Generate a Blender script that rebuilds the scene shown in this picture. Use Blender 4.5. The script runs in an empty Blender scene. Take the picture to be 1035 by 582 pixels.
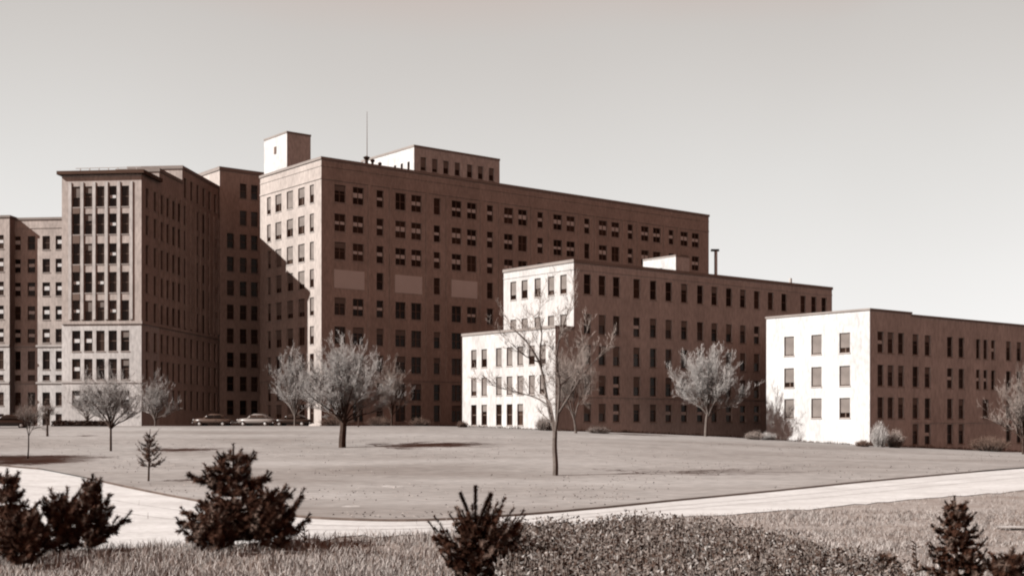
import bpy, math, random
from mathutils import Vector, Matrix, noise
R = math.radians
C = bpy.context.scene.collection
SC = bpy.context.scene

# ------------------------------------------------------------------ camera, world, sun, exposure
EYE = 4.0
F = 1300.0            # focal length in pixels of the 1035 px wide photograph
CX, HY = 517.5, 430.0 # principal column, horizon row
cam = bpy.data.cameras.new('camera'); cam_o = bpy.data.objects.new('camera', cam); C.objects.link(cam_o)
cam_o.location = (0, 0, EYE); cam_o.rotation_euler = (R(90), 0, 0)
cam.sensor_width = 36; cam.lens = F / 1035 * 36; cam.shift_y = (HY - 291) / 1035
cam.clip_start = 0.5; cam.clip_end = 5000
SC.camera = cam_o

SUN_EL = 35.0
SUN_DIR = Vector((-1.0, -0.33, 0)).normalized()      # horizontal direction towards the sun
w = bpy.data.worlds.new('World'); SC.world = w; w.use_nodes = True
nt = w.node_tree; bg = nt.nodes['Background']
sky = nt.nodes.new('ShaderNodeTexSky'); sky.sky_type = 'NISHITA'; sky.sun_disc = False
sky.sun_elevation = R(SUN_EL)
sky.sun_rotation = math.atan2(SUN_DIR.x, SUN_DIR.y)
sky.dust_density = 2.0; sky.air_density = 1.0; sky.altitude = 200
bw = nt.nodes.new('ShaderNodeRGBToBW')
def wmath(op, a, b=None, clamp=False):
    n = nt.nodes.new('ShaderNodeMath'); n.operation = op; n.use_clamp = clamp
    for i, v in enumerate((a, b)):
        if v is None: continue
        if isinstance(v, (int, float)): n.inputs[i].default_value = v
        else: nt.links.new(v, n.inputs[i])
    return n.outputs[0]
nt.links.new(sky.outputs[0], bw.inputs[0])
tcw = nt.nodes.new('ShaderNodeTexCoord'); sx = nt.nodes.new('ShaderNodeSeparateXYZ'); nt.links.new(tcw.outputs['Generated'], sx.inputs[0])
lum = wmath('POWER', wmath('MULTIPLY', bw.outputs[0], 0.1), 0.22)
# sky shaped by direction: bright north, dim sides, south lifted to fill shaded walls
north = nt.nodes.new('ShaderNodeMapRange'); north.interpolation_type = 'SMOOTHSTEP'; nt.links.new(sx.outputs['Y'], north.inputs[0])
north.inputs[1].default_value = 0.5; north.inputs[2].default_value = 0.92; north.inputs[3].default_value = 0.05; north.inputs[4].default_value = 1.0
south = nt.nodes.new('ShaderNodeMapRange'); south.interpolation_type = 'SMOOTHSTEP'; nt.links.new(sx.outputs['Y'], south.inputs[0])
south.inputs[1].default_value = -0.05; south.inputs[2].default_value = -0.85; south.inputs[3].default_value = 0.0; south.inputs[4].default_value = 0.55
elev = nt.nodes.new('ShaderNodeMapRange'); nt.links.new(sx.outputs['Z'], elev.inputs[0])
elev.inputs[1].default_value = 0.02; elev.inputs[2].default_value = 0.40; elev.inputs[3].default_value = 1.13; elev.inputs[4].default_value = 0.66
cn = nt.nodes.new('ShaderNodeTexNoise'); cn.inputs['Scale'].default_value = 3.0; cn.inputs['Detail'].default_value = 3
nt.links.new(tcw.outputs['Generated'], cn.inputs['Vector'])
veil = wmath('ADD', wmath('MULTIPLY', cn.outputs['Fac'], 0.12), 0.94)
val = wmath('MULTIPLY', wmath('MULTIPLY', wmath('MULTIPLY', lum, wmath('ADD', north.outputs[0], south.outputs[0])), elev.outputs[0]), veil)
ramp = nt.nodes.new('ShaderNodeValToRGB')            # the sepia toning of the old print, applied to the sky's own brightness
ramp.color_ramp.elements[0].position = 0.0; ramp.color_ramp.elements[0].color = (0.03, 0.008, 0.004, 1)
ramp.color_ramp.elements[1].position = 1.0; ramp.color_ramp.elements[1].color = (1.0, 0.99, 0.98, 1)
for p_, c_ in ((0.12, (0.17, 0.055, 0.034)), (0.30, (0.36, 0.17, 0.115)), (0.5, (0.54, 0.42, 0.37)), (0.58, (0.585, 0.555, 0.53)), (0.72, (0.72, 0.705, 0.685))):
    e = ramp.color_ramp.elements.new(p_); e.color = (*c_, 1)
mul = nt.nodes.new('ShaderNodeVectorMath'); mul.operation = 'SCALE'; mul.inputs['Scale'].default_value = 10.0
nt.links.new(val, ramp.inputs[0]); nt.links.new(ramp.outputs[0], mul.inputs[0])
nt.links.new(mul.outputs[0], bg.inputs['Color']); bg.inputs['Strength'].default_value = 0.073

sun = bpy.data.lights.new('sun', 'SUN'); sun_o = bpy.data.objects.new('sun', sun); C.objects.link(sun_o)
sun.energy = 4.0; sun.angle = R(0.5); sun.color = (1.0, 0.97, 0.925)
to_sun = Vector((SUN_DIR.x * math.cos(R(SUN_EL)), SUN_DIR.y * math.cos(R(SUN_EL)), math.sin(R(SUN_EL))))
sun_o.rotation_euler = to_sun.to_track_quat('Z', 'Y').to_euler()
sun_o.location = (-60, -20, 60)
SC.view_settings.view_transform = 'Standard'; SC.view_settings.look = 'None'
SC.view_settings.exposure = 0.50; SC.view_settings.gamma = 1.0
SC.cycles.filter_width = 2.1
SC.cycles.max_bounces = 4; SC.cycles.diffuse_bounces = 0

# ------------------------------------------------------------------ helpers
def S(v, k=1.0):
    """neutral value -> the print's sepia tone"""
    return (v ** (1 - 0.17 * k), v, v ** (1 + 0.10 * k))

def material(name, col, rough=0.9, var=0.0, scale=1.0, col2=None, spec=0.2, stretch=(1, 1, 1), bump=0.0, bscale=None, fine=0.0):
    m = bpy.data.materials.new(name); m.use_nodes = True
    t = m.node_tree; b = t.nodes['Principled BSDF']
    b.inputs['Roughness'].default_value = rough
    b.inputs['Specular IOR Level'].default_value = spec
    if var == 0 and col2 is None:
        b.inputs['Base Color'].default_value = (*col, 1); return m
    tc = t.nodes.new('ShaderNodeTexCoord'); mp = t.nodes.new('ShaderNodeMapping')
    mp.inputs['Scale'].default_value = stretch
    t.links.new(tc.outputs['Object'], mp.inputs['Vector'])
    n = t.nodes.new('ShaderNodeTexNoise'); n.inputs['Scale'].default_value = scale; n.inputs['Detail'].default_value = 8
    n.inputs['Roughness'].default_value = 0.62
    t.links.new(mp.outputs[0], n.inputs['Vector'])
    r = t.nodes.new('ShaderNodeValToRGB')
    c2 = col2 if col2 else tuple(c * (1 - var) for c in col); c1 = col if col2 else tuple(min(1, c * (1 + var)) for c in col)
    r.color_ramp.elements[0].position = 0.34; r.color_ramp.elements[0].color = (*c2, 1)
    r.color_ramp.elements[1].position = 0.66; r.color_ramp.elements[1].color = (*c1, 1)
    t.links.new(n.outputs['Fac'], r.inputs[0]); out = r.outputs[0]
    if fine:
        n2 = t.nodes.new('ShaderNodeTexNoise'); n2.inputs['Scale'].default_value = bscale or 5; n2.inputs['Detail'].default_value = 4
        t.links.new(mp.outputs[0], n2.inputs['Vector'])
        mr = t.nodes.new('ShaderNodeMapRange'); mr.inputs[1].default_value = 0.3; mr.inputs[2].default_value = 0.7
        mr.inputs[3].default_value = 1 - fine; mr.inputs[4].default_value = 1 + fine
        t.links.new(n2.outputs['Fac'], mr.inputs[0])
        vm = t.nodes.new('ShaderNodeVectorMath'); vm.operation = 'SCALE'
        t.links.new(out, vm.inputs[0]); t.links.new(mr.outputs[0], vm.inputs['Scale']); out = vm.outputs[0]
    t.links.new(out, b.inputs['Base Color'])
    if bump:
        n3 = t.nodes.new('ShaderNodeTexNoise'); n3.inputs['Scale'].default_value = bscale or 5; n3.inputs['Detail'].default_value = 6
        bp = t.nodes.new('ShaderNodeBump'); bp.inputs['Strength'].default_value = bump; bp.inputs['Distance'].default_value = 0.1
        t.links.new(tc.outputs['Object'], n3.inputs['Vector']); t.links.new(n3.outputs['Fac'], bp.inputs['Height'])
        t.links.new(bp.outputs[0], b.inputs['Normal'])
    return m

M = {}
def brick(name, v, k): M[name] = material(name, S(v, k), 0.95, 0.13, 0.30, bscale=3.0, fine=0.16, spec=0.1, stretch=(1, 1, 0.4))
brick('brick_one', 0.58, 1.3); brick('brick_two', 0.51, 1.1); brick('brick_three', 0.69, 0.6); brick('brick_four', 0.77, 0.4)
brick('limestone', 0.76, 0.7); brick('pier_brick', 0.70, 0.9)
M['stone'] = material('stone', S(0.62, 0.8), 0.9, 0.08, 0.4, bscale=3, fine=0.08)
M['coping'] = material('coping', S(0.34, 0.7), 0.9, 0.1, 0.5)
M['dark_coping'] = material('dark_coping', S(0.07, 1.2), 0.9, 0.1, 0.5)
M['panel'] = material('panel', S(0.93, 0.3), 0.85, 0.03, 0.6)
M['glass'] = material('glass', S(0.012, 1.0), 0.28, spec=0.28)
M['frame'] = material('frame', S(0.16, 1.1), 0.7)
M['blind'] = material('blind', S(0.24, 0.6), 0.9, 0.15, 0.7)
M['sash'] = material('sash', S(0.92, 0.5), 0.9)
M['sill'] = material('sill', S(0.50, 0.9), 0.9)
M['roof'] = material('roof', S(0.18, 1.0), 0.95, 0.2, 0.3)
M['dark_metal'] = material('dark_metal', S(0.03, 1.0), 0.6)
M['grass'] = material('grass', S(0.46, 0.35), 1.0, 0, 0.06, col2=S(0.28, 0.45), bscale=1.6, fine=0.20, stretch=(0.6, 1.6, 1), bump=0.3, spec=0.05)
M['field'] = material('field', S(0.42, 0.6), 1.0, 0, 0.35, col2=S(0.27, 0.8), bscale=4, fine=0.22, bump=0.5, spec=0.05)
M['road'] = material('road', S(0.82, 0.2), 0.95, 0, 0.22, col2=S(0.64, 0.3), bscale=2.5, fine=0.10, stretch=(1, 1.5, 1), bump=0.3)
M['verge'] = material('verge', S(0.11, 0.7), 1.0, 0.3, 1.0)
M['drive'] = material('drive', S(0.50, 0.7), 0.95, 0.12, 0.3)
M['patch'] = material('patch', S(0.64, 0.4), 0.95, 0, 2.5, col2=S(0.42, 0.5))
M['bark'] = material('bark', S(0.06, 0.8), 0.95, 0.3, 3)
M['bark_pale'] = material('bark_pale', S(0.17, 0.6), 0.95, 0.25, 3)
M['twig'] = material('twig', S(0.30, 0.9), 0.95, 0.2, 0.8)
M['twig_pale'] = material('twig_pale', S(0.52, 0.6), 0.95, 0.2, 0.8)
M['twig_dark'] = material('twig_dark', S(0.12, 1.1), 0.95, 0.2, 0.8)
M['needle'] = material('needle', S(0.022, 1.5), 0.85, 0, 1.3, col2=S(0.045, 1.4), spec=0.15)
M['needle_tip'] = material('needle_tip', S(0.13, 1.1), 0.85, 0.2, 2)
M['leaf_dark'] = material('leaf_dark', S(0.055, 0.9), 0.9, 0.3, 1.5)
M['leaf_mid'] = material('leaf_mid', S(0.22, 0.7), 0.9, 0.3, 1.5)
M['leaf_pale'] = material('leaf_pale', S(0.40, 0.5), 0.9, 0.2, 1.5)
M['straw'] = material('straw', S(0.50, 0.8), 0.95, 0.2, 1.2)
M['straw_dark'] = material('straw_dark', S(0.20, 1.1), 0.95, 0.2, 1.2)
M['paint_pale'] = material('paint_pale', S(0.26, 0.6), 0.3, spec=0.5)
M['paint_dark'] = material('paint_dark', S(0.02, 1.0), 0.3, spec=0.5)
M['paint_mid'] = material('paint_mid', S(0.08, 1.0), 0.3, spec=0.5)
M['chrome'] = material('chrome', S(0.55, 0.5), 0.25, spec=0.8)
M['rubber'] = material('rubber', S(0.015, 1.0), 0.9)

gt = M['glass'].node_tree; oi = gt.nodes.new('ShaderNodeObjectInfo'); gr = gt.nodes.new('ShaderNodeValToRGB')
gr.color_ramp.elements[0].color = (*S(0.006), 1); gr.color_ramp.elements[1].color = (*S(0.045), 1); gr.color_ramp.elements[0].position = .35
gt.links.new(oi.outputs['Random'], gr.inputs[0]); gt.links.new(gr.outputs[0], gt.nodes['Principled BSDF'].inputs['Base Color'])  # random pane tone imitates varied sky reflections in the base colour

class MB:
    def __init__(s): s.v = []; s.f = []; s.m = []
    def quad(s, a, b, c, d, m=0):
        i = len(s.v); s.v += [a, b, c, d]; s.f.append((i, i + 1, i + 2, i + 3)); s.m.append(m)
    def tri(s, a, b, c, m=0):
        i = len(s.v); s.v += [a, b, c]; s.f.append((i, i + 1, i + 2)); s.m.append(m)
    def box(s, x0, x1, y0, y1, z0, z1, m=0):
        i = len(s.v)
        s.v += [(x0, y0, z0), (x1, y0, z0), (x1, y1, z0), (x0, y1, z0), (x0, y0, z1), (x1, y0, z1), (x1, y1, z1), (x0, y1, z1)]
        for f in ((3, 2, 1, 0), (4, 5, 6, 7), (0, 1, 5, 4), (1, 2, 6, 5), (2, 3, 7, 6), (3, 0, 4, 7)):
            s.f.append(tuple(i + k for k in f)); s.m.append(m)
    def limb(s, p0, p1, r0, r1, n=4, m=0):
        p0 = Vector(p0); p1 = Vector(p1); d = p1 - p0
        if d.length < 1e-6: return
        d.normalize(); u = d.orthogonal().normalized(); w_ = d.cross(u)
        i = len(s.v)
        for p, r in ((p0, r0), (p1, r1)):
            for k in range(n):
                a = 2 * math.pi * k / n; s.v.append(tuple(p + u * (math.cos(a) * r) + w_ * (math.sin(a) * r)))
        for k in range(n):
            s.f.append((i + k, i + (k + 1) % n, i + n + (k + 1) % n, i + n + k)); s.m.append(m)
    def build(s, name, mats, parent=None, mat=None, smooth=False):
        me = bpy.data.meshes.new(name); me.from_pydata([tuple(p) for p in s.v], [], s.f)
        if not isinstance(mats, (list, tuple)): mats = [mats]
        for x in mats: me.materials.append(M[x])
        if len(mats) > 1: me.polygons.foreach_set('material_index', s.m)
        if smooth: me.polygons.foreach_set('use_smooth', [True] * len(s.f))
        me.update()
        o = bpy.data.objects.new(name, me); C.objects.link(o)
        place(o, parent, mat); return o

def place(o, parent, mat=None):
    mat = mat or Matrix.Identity(4)
    if parent:
        o.parent = parent; o.matrix_parent_inverse = WM[parent.name].inverted()
    o.matrix_basis = mat; WM[o.name] = mat.copy()
WM = {}

def tag(o, label=None, cat=None, group=None, kind=None):
    if label: o['label'] = label
    if cat: o['category'] = cat
    if group: o['group'] = group
    if kind: o['kind'] = kind
    return o

def thing(name, loc, rz, label, cat, group=None):
    o = bpy.data.objects.new(name, None); C.objects.link(o); o.empty_display_size = 0.5
    m = Matrix.Translation(loc) @ Matrix.Rotation(rz, 4, 'Z'); o.matrix_basis = m; WM[o.name] = m
    return tag(o, label, cat, group)

def sm(x): x = max(0, min(1, x)); return x * x * (3 - 2 * x)
def terrain(x, y):
    g = 0.06 + 0.94 * (1 - sm((x + 15) / 100.0))
    z = 3.85 * sm((y - 62) / 98.0) * g
    z += 0.10 * math.sin(x * 0.11 + 1) * math.sin(y * 0.07) * sm((y - 62) / 30) * sm((150 - y) / 30)
    if y < 50: z += 0.12 * math.sin(x * 0.3 + y * 0.2) * math.sin(x * 0.13 - y * 0.35) * sm((50 - y) / 6)
    return z
def at(px, py):
    u = (px - CX) / F; v = (HY - py) / F; y = 20.0
    while y < 400:
        if EYE + v * y <= terrain(u * y, y): break
        y += 0.1
    return Vector((u * y, y, terrain(u * y, y)))
def at_depth(px, y): x = (px - CX) / F * y; return Vector((x, y, terrain(x, y)))

# ------------------------------------------------------------------ ground
def sheet(name, xs, ys, zf, mat, kind='structure'):
    mb = MB(); nx = len(xs)
    mb.v = [(x, y, zf(x, y)) for y in ys for x in xs]
    for j in range(len(ys) - 1):
        for i in range(nx - 1):
            a = j * nx + i; mb.f.append((a, a + 1, a + nx + 1, a + nx)); mb.m.append(0)
    return tag(mb.build(name, mat, smooth=True), kind=kind)
def steps(segs):
    out = [segs[0][0]]
    for a, b, st in segs:
        n = max(1, round((b - a) / st)); out += [a + (b - a) * (i + 1) / n for i in range(n)]
    return out
XS = steps([(-2500, -300, 220), (-300, -100, 10), (-100, 110, 1.5), (110, 300, 10), (300, 2500, 220)])
YS = steps([(-600, 10, 60), (10, 180, 1.5), (180, 300, 10), (300, 3500, 200)])
sheet('ground', XS, YS, terrain, 'field')

# lawn-side edge of the road, then its near edge, as rows read along the curve
edge_px = [(-90, 466), (-30, 468), (20, 473), (60, 477), (120, 491), (200, 507), (240, 515), (300, 523), (360, 526.5), (430, 527), (520, 522), (600, 515), (700, 505), (850, 490), (940, 481.5), (1035, 472), (1130, 463), (1250, 454)]
near_px = [(-90, 500), (-30, 520), (10, 545), (40, 556), (100, 556), (160, 556), (210, 553), (270, 549), (330, 545), (430, 541), (520, 537), (600, 531), (700, 523), (850, 512), (940, 503.5), (1035, 496), (1130, 486), (1250, 474)]
def spline(pts, n):
    out = []
    P = [pts[0]] + pts + [pts[-1]]
    for i in range(1, len(P) - 2):
        p0, p1, p2, p3 = P[i - 1], P[i], P[i + 1], P[i + 2]
        for k in range(n):
            t = k / n
            out.append(0.5 * ((2 * p1) + (p2 - p0) * t + (2 * p0 - 5 * p1 + 4 * p2 - p3) * t * t + (3 * p1 - p0 - 3 * p2 + p3) * t ** 3))
    out.append(pts[-1]); return out
E = spline([at(*p) for p in edge_px], 8); N = spline([at(*p) for p in near_px], 8)
def ruled(name, A, B, n, dz, mat, wob=0.0, noisy=0.0):
    mb = MB(); m = n + 1; rnd = random.Random(4)
    for k, (a, b) in enumerate(zip(A, B)):
        jit = noisy * (noise.noise(Vector((k * 0.9, 3.1, 0))) + 0.5 * rnd.uniform(-1, 1))
        for i in range(m):
            p = a.lerp(b, i / n)
            if i == n: p = p + (b - a).normalized() * jit
            mb.v.append((p.x, p.y, terrain(p.x, p.y) + dz))
    for k in range(len(A) - 1):
        for i in range(n):
            a = k * m + i; mb.f.append((a, a + m, a + m + 1, a + 1)); mb.m.append(0)
    return tag(mb.build(name, mat, smooth=True), kind='structure')
ruled('road', E, N, 10, 0.03, 'road', noisy=1.1)
far = [Vector((-150 + 290 * i / (len(E) - 1), 163.0, 0)) for i in range(len(E))]
ruled('lawn', E, far, 60, 0.12, 'grass')
# dark strip sloping from the lawn edge down to the road
mb = MB()
for a, b in zip(E, E[1:]):
    n_ = (Vector((b.y - a.y, a.x - b.x, 0))).normalized() * 0.16
    za, zb = terrain(a.x, a.y), terrain(b.x, b.y)
    mb.quad((a.x, a.y, za + 0.125), (b.x, b.y, zb + 0.125), (b.x + n_.x, b.y + n_.y, zb + 0.02), (a.x + n_.x, a.y + n_.y, za + 0.02))
tag(mb.build('lawn_edge', 'verge'), kind='structure')
sheet('driveway', steps([(-160, 160, 4)]), [163, 165, 168, 171], lambda x, y: terrain(x, y) + 0.035, 'drive')

# ------------------------------------------------------------------ buildings
WINMESH = {}
def window_meshes(w_, h_, kind):
    """glass, frame and sill meshes centred on the opening, facing local -y"""
    key = (round(w_, 2), round(h_, 2), kind)
    if key in WINMESH: return WINMESH[key]
    d = 0.24; out = {}
    g = MB(); g.box(-w_ / 2, w_ / 2, d, d + 0.04, -h_ / 2, h_ / 2); out['window'] = (g, 'glass')
    f = MB(); b = 0.07; y0, y1 = d - 0.05, d - 0.005
    f.box(-w_ / 2, -w_ / 2 + b, y0, y1, -h_ / 2, h_ / 2); f.box(w_ / 2 - b, w_ / 2, y0, y1, -h_ / 2, h_ / 2)
    f.box(-w_ / 2 + b, w_ / 2 - b, y0, y1, h_ / 2 - b, h_ / 2); f.box(-w_ / 2 + b, w_ / 2 - b, y0, y1, -h_ / 2, -h_ / 2 + b)
    f.box(-w_ / 2 + b, w_ / 2 - b, y0, y1, -0.04, 0.04)
    if w_ > 1.35: f.box(-0.06, 0.06, y0 - 0.01, y1 - 0.01, -h_ / 2 + b, h_ / 2 - b)
    out['frame'] = (f, 'frame')
    s = MB(); s.box(-w_ / 2 - 0.06, w_ / 2 + 0.06, -0.06, 0.1, -h_ / 2 - 0.12, -h_ / 2 + 0.003); out['sill'] = (s, 'sill')
    bl = MB(); yb0, yb1 = d - 0.10, d - 0.06; kd = kind[0] if kind else ''
    if kd == 's':      # pale sash panels either side of the meeting rail
        hh = 0.20 + 0.06 * int(kind[1])
        if w_ > 1.35: bl.box(-w_ / 2 + 0.12, -0.09, yb0, yb1, -0.1 * h_, -0.1 * h_ + hh * 2); bl.box(0.09, w_ / 2 - 0.12, yb0, yb1, -0.1 * h_, -0.1 * h_ + hh * 2)
        else: bl.box(-w_ / 2 + 0.14, w_ / 2 - 0.14, yb0, yb1, -0.08 * h_, -0.08 * h_ + hh * 1.9)
    elif kd == 'b':    # roller blind drawn part of the way
        q = 0.3 + 0.2 * int(kind[1]); bl.box(-w_ / 2 + 0.09, w_ / 2 - 0.09, yb0, yb1, h_ / 2 - 0.09 - q * h_, h_ / 2 - 0.09)
    if bl.f: out['sash' if kd == 's' else 'blind'] = (bl, 'sash' if kd == 's' else 'blind')
    WINMESH[key] = out; return out
MESHDATA = {}

def wall_face(mb, o, d, n, L, z0, z1, ops, depth=0.27, zlow=None):
    """wall rectangle from o along d, outward normal n, with rectangular openings (u, z, w, h) and their reveals"""
    us = {0.0, L}; zs = {z0, z1} | ({zlow} if zlow else set()); hol = []
    for (u, z, w_, h_) in ops:
        a, b, c, e = round(u - w_ / 2, 4), round(u + w_ / 2, 4), round(z - h_ / 2, 4), round(z + h_ / 2, 4)
        us |= {a, b}; zs |= {c, e}; hol.append((a, b, c, e))
    us = sorted(us); zs = sorted(zs)
    P = lambda u, z, k=0.0: (o[0] + d[0] * u - n[0] * k, o[1] + d[1] * u - n[1] * k, z)
    for j in range(len(zs) - 1):
        zc = (zs[j] + zs[j + 1]) / 2; run = None
        row = [h for h in hol if h[2] < zc < h[3]]
        for i in range(len(us) - 1):
            uc = (us[i] + us[i + 1]) / 2
            solid = not any(h[0] < uc < h[1] for h in row)
            if solid and run is None: run = us[i]
            if run is not None and (not solid or i == len(us) - 2):
                end = us[i + 1] if solid else us[i]
                mb.quad(P(run, zs[j]), P(end, zs[j]), P(end, zs[j + 1]), P(run, zs[j + 1]), 1 if zlow and zc < zlow else 0); run = None
    for a, b, c, e in hol:
        mb.quad(P(a, c), P(a, c, depth), P(a, e, depth), P(a, e)); mb.quad(P(b, c, depth), P(b, c), P(b, e), P(b, e, depth))
        mb.quad(P(a, c), P(b, c), P(b, c, depth), P(a, c, depth)); mb.quad(P(a, e, depth), P(b, e, depth), P(b, e), P(a, e))

class Building:
    """local x runs along the shaded front, local y along the sunlit end; z is height above the camera's eye + EYE (world)"""
    def __init__(s, name, corner, rz, base, label, cat, mat):
        s.root = thing(name, (corner[0], corner[1], base), rz, label, cat); s.rz = rz; s.corner = corner; s.mat = mat; s.base = base
        s.M = Matrix.Translation((corner[0], corner[1], 0)) @ Matrix.Rotation(rz, 4, 'Z')
        s.wins = []
    def px_front(s, px, y=0.0, M_=None):   # local x where the picture column meets the plane local y
        return s._px(px, y, 0, M_)
    def px_side(s, px, x=0.0, M_=None):
        return s._px(px, x, 1, M_)
    def _px(s, px, c, ax, M_=None):
        M_ = M_ or s.M; u = (px - CX) / F
        if ax == 0: p = M_ @ Vector((0, c, 0)); d = M_.to_3x3() @ Vector((1, 0, 0))
        else: p = M_ @ Vector((c, 0, 0)); d = M_.to_3x3() @ Vector((0, 1, 0))
        return (u * p.y - p.x) / (d.x - u * d.y)
    def block(s, x0, x1, y0, y1, z0, z1, front=(), side=(), M_=None, coping='coping', name='wall', over=0.12, back=True, ch=0.35, zlow=None):
        M_ = M_ or s.M; z0_ = z0; mb = MB()
        wall_face(mb, (x0, y0), (1, 0), (0, -1), x1 - x0, z0_, z1, [(o[0] - x0, *o[1:4]) for o in front], zlow=zlow)
        wall_face(mb, (x0, y0), (0, 1), (-1, 0), y1 - y0, z0_, z1, [(o[0] - y0, *o[1:4]) for o in side], zlow=zlow)
        mb.quad((x1, y0, z0_), (x1, y1, z0_), (x1, y1, z1), (x1, y0, z1)); mb.quad((x0, y1, z0_), (x1, y1, z0_), (x1, y1, z1), (x0, y1, z1))
        wobj = mb.build(name, [s.mat, 'limestone'] if zlow else ('brick_four' if name == 'penthouse' else s.mat), s.root, M_)
        r = MB(); r.box(x0 + 0.3, x1 - 0.3, y0 + 0.3, y1 - 0.3, z1 - 0.5, z1 - 0.3); r.build('roof', 'roof', s.root, M_)
        if coping:
            c = MB(); q = over; zz0, zz1 = z1 - ch, z1 + 0.06
            c.box(x0 - q, x1 + q, y0 - q, y0 + 0.32, zz0, zz1); c.box(x0 - q, x1 + q, y1 - 0.32, y1 + q, zz0, zz1)
            c.box(x0 - q, x0 + 0.32, y0 + 0.32, y1 - 0.32, zz0, zz1); c.box(x1 - 0.32, x1 + q, y0 + 0.32, y1 - 0.32, zz0, zz1)
            c.build('coping', coping, s.root, M_)
        for o in front: s.wins.append((M_ @ Matrix.Translation((o[0], y0, o[1])), o[2], o[3], o[4] if len(o) > 4 else '', o[5] if len(o) > 5 else 1))
        for o in side: s.wins.append((M_ @ Matrix.Translation((x0, o[0], o[1])) @ Matrix.Rotation(R(-90), 4, 'Z'), o[2], o[3], o[4] if len(o) > 4 else '', o[5] if len(o) > 5 else 1))
        return wobj
    def band(s, x0, x1, y0, y1, z, h=0.3, proud=0.1, mat='stone', M_=None, name='belt_course'):
        """string course round the front (y0) and the sunlit end (x0)"""
        M_ = M_ or s.M; mb = MB()
        mb.box(x0 - proud, x1, y0 - proud, y0 + 0.05, z, z + h)
        mb.box(x0 - proud, x0 + 0.05, y0 + 0.05, y1, z, z + h)
        return mb.build(name, mat, s.root, M_)
    def finish(s, cap=100):
        def size(wn):
            p = wn[0].translation; c = cam_o.location; n = wn[0].to_3x3() @ Vector((0, -1, 0)); v = c - p
            return wn[1] * wn[2] * max(0, n.dot(v.normalized())) / v.length_squared * wn[4]
        ws = sorted(s.wins, key=size, reverse=True)
        for k, (mt, w_, h_, kind, vis) in enumerate(ws[:cap]):
            key = (round(w_, 2), round(h_, 2), kind); parts = window_meshes(w_, h_, kind); par = None
            for pn, (pmb, pm) in parts.items():
                dk = (key, pn)
                if dk not in MESHDATA:
                    o = pmb.build(pn, pm); MESHDATA[dk] = o.data
                else:
                    o = bpy.data.objects.new(pn, MESHDATA[dk]); C.objects.link(o)
                if pn == 'window': place(o, s.root, mt); par = o
                else: place(o, par, mt)
        rest = MB()
        mats = ['glass', 'frame', 'sill', 'blind', 'sash']
        for (mt, w_, h_, kind, vis) in ws[cap:]:
            for pn, (pmb, pm) in window_meshes(w_, h_, kind).items():
                b = len(rest.v); rest.v += [tuple(mt @ Vector(p)) for p in pmb.v]
                rest.f += [tuple(b + i for i in f) for f in pmb.f]; rest.m += [mats.index(pm)] * len(pmb.f)
        if rest.f:
            o = rest.build('window', mats, s.root); tag(o, kind='stuff')

rnd = random.Random(11)
RA = math.atan2(1, 1.241)

# ---- building two: the long dark block behind the middle of the lawn
GB = 3.4
b2 = Building('hospital_building', (-25.5, 172.0), RA, 3.8, 'long ten storey brick hospital block with rooftop penthouses and pale blank wall panels', 'building', 'brick_two')
L2 = b2.px_front(716.4); W2 = b2.px_side(263); H2 = 35.9 + EYE
D2 = [343.8, 362.2, 405, 421, 461.6, 477, 514.2, 528.4, 563.8, 577, 609.5, 622.2, 652, 664, 691.7, 703]
S2 = [384.2, 441.8, 495.4, 546.2, 593.4, 637.2, 678.5]
rows2 = [31.3, 27.4, 23.6, 19.9, 16.1, 12.2, 8.5, 4.7, 1.7]
front = []; panels = []
for px in sorted(D2 + S2):
    x = b2.px_front(px); dbl = px in D2
    for k, z in enumerate(rows2):
        if k == 3 and dbl and px < 500: continue
        vis = 1 if (px < 470 or k < 2 or (k < 5 and px < 510)) else 0.2
        kind = rnd.choice(['s0', 's1', 's2', 's1', 's2', '']) if k < 3 and px > 350 else rnd.choice(['', '', '', 'b0', 's0'])
        if k >= 5: kind = rnd.choice(['', '', '', 'b0'])
        front.append((x, z + EYE, 1.75 if dbl else 1.15, 2.35, kind, vis))
side = []
for px, ww in ((271.8, 1.1), (281.4, 1.75), (293, 1.75), (304.6, 1.75), (315.2, 1.1)):
    y = b2.px_side(px)
    for k, z in enumerate(rows2): side.append((y, z + EYE, ww, 2.45, rnd.choice(['b2', 'b1', 'b3', 'b2', 'b1']) if k < 5 else rnd.choice(['', 'b1']), 1))
b2.block(0, L2, 0, W2, 2.5, H2, front, side, coping='coping', ch=0.3)
b2.band(0, L2, 0, W2, 33.0 + EYE, 0.22, 0.09, 'brick_two'); b2.band(0, L2, 0, W2, 6.3 + EYE, 0.35, 0.10, 'brick_two')
b2.band(0, L2, 0, W2, 34.7 + EYE, 0.15, 0.06, 'brick_two')
for a, b in ((343.8, 362.2), (405, 421), (461.6, 477)):
    xa, xb = b2.px_front(a) - 0.95, b2.px_front(b) + 0.95
    m_ = MB(); m_.box(xa, xb, -0.06, 0.02, 18.55 + EYE, 21.05 + EYE); tag(m_.build('wall_panel', 'panel', b2.root, b2.M), 'pale blank panel set in the dark wall')
# piers between bays
m_ = MB()
cols = sorted(D2 + S2)
for i, (a, b) in enumerate(zip(cols, cols[1:])):
    if a in D2 and b in D2: continue
    xm = (b2.px_front(a) + b2.px_front(b)) / 2
    m_.box(xm - 0.22, xm + 0.22, -0.10, 0.02, 6.65 + EYE, 33.0 + EYE)
m_.build('pier', 'brick_two', b2.root, b2.M)
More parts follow.
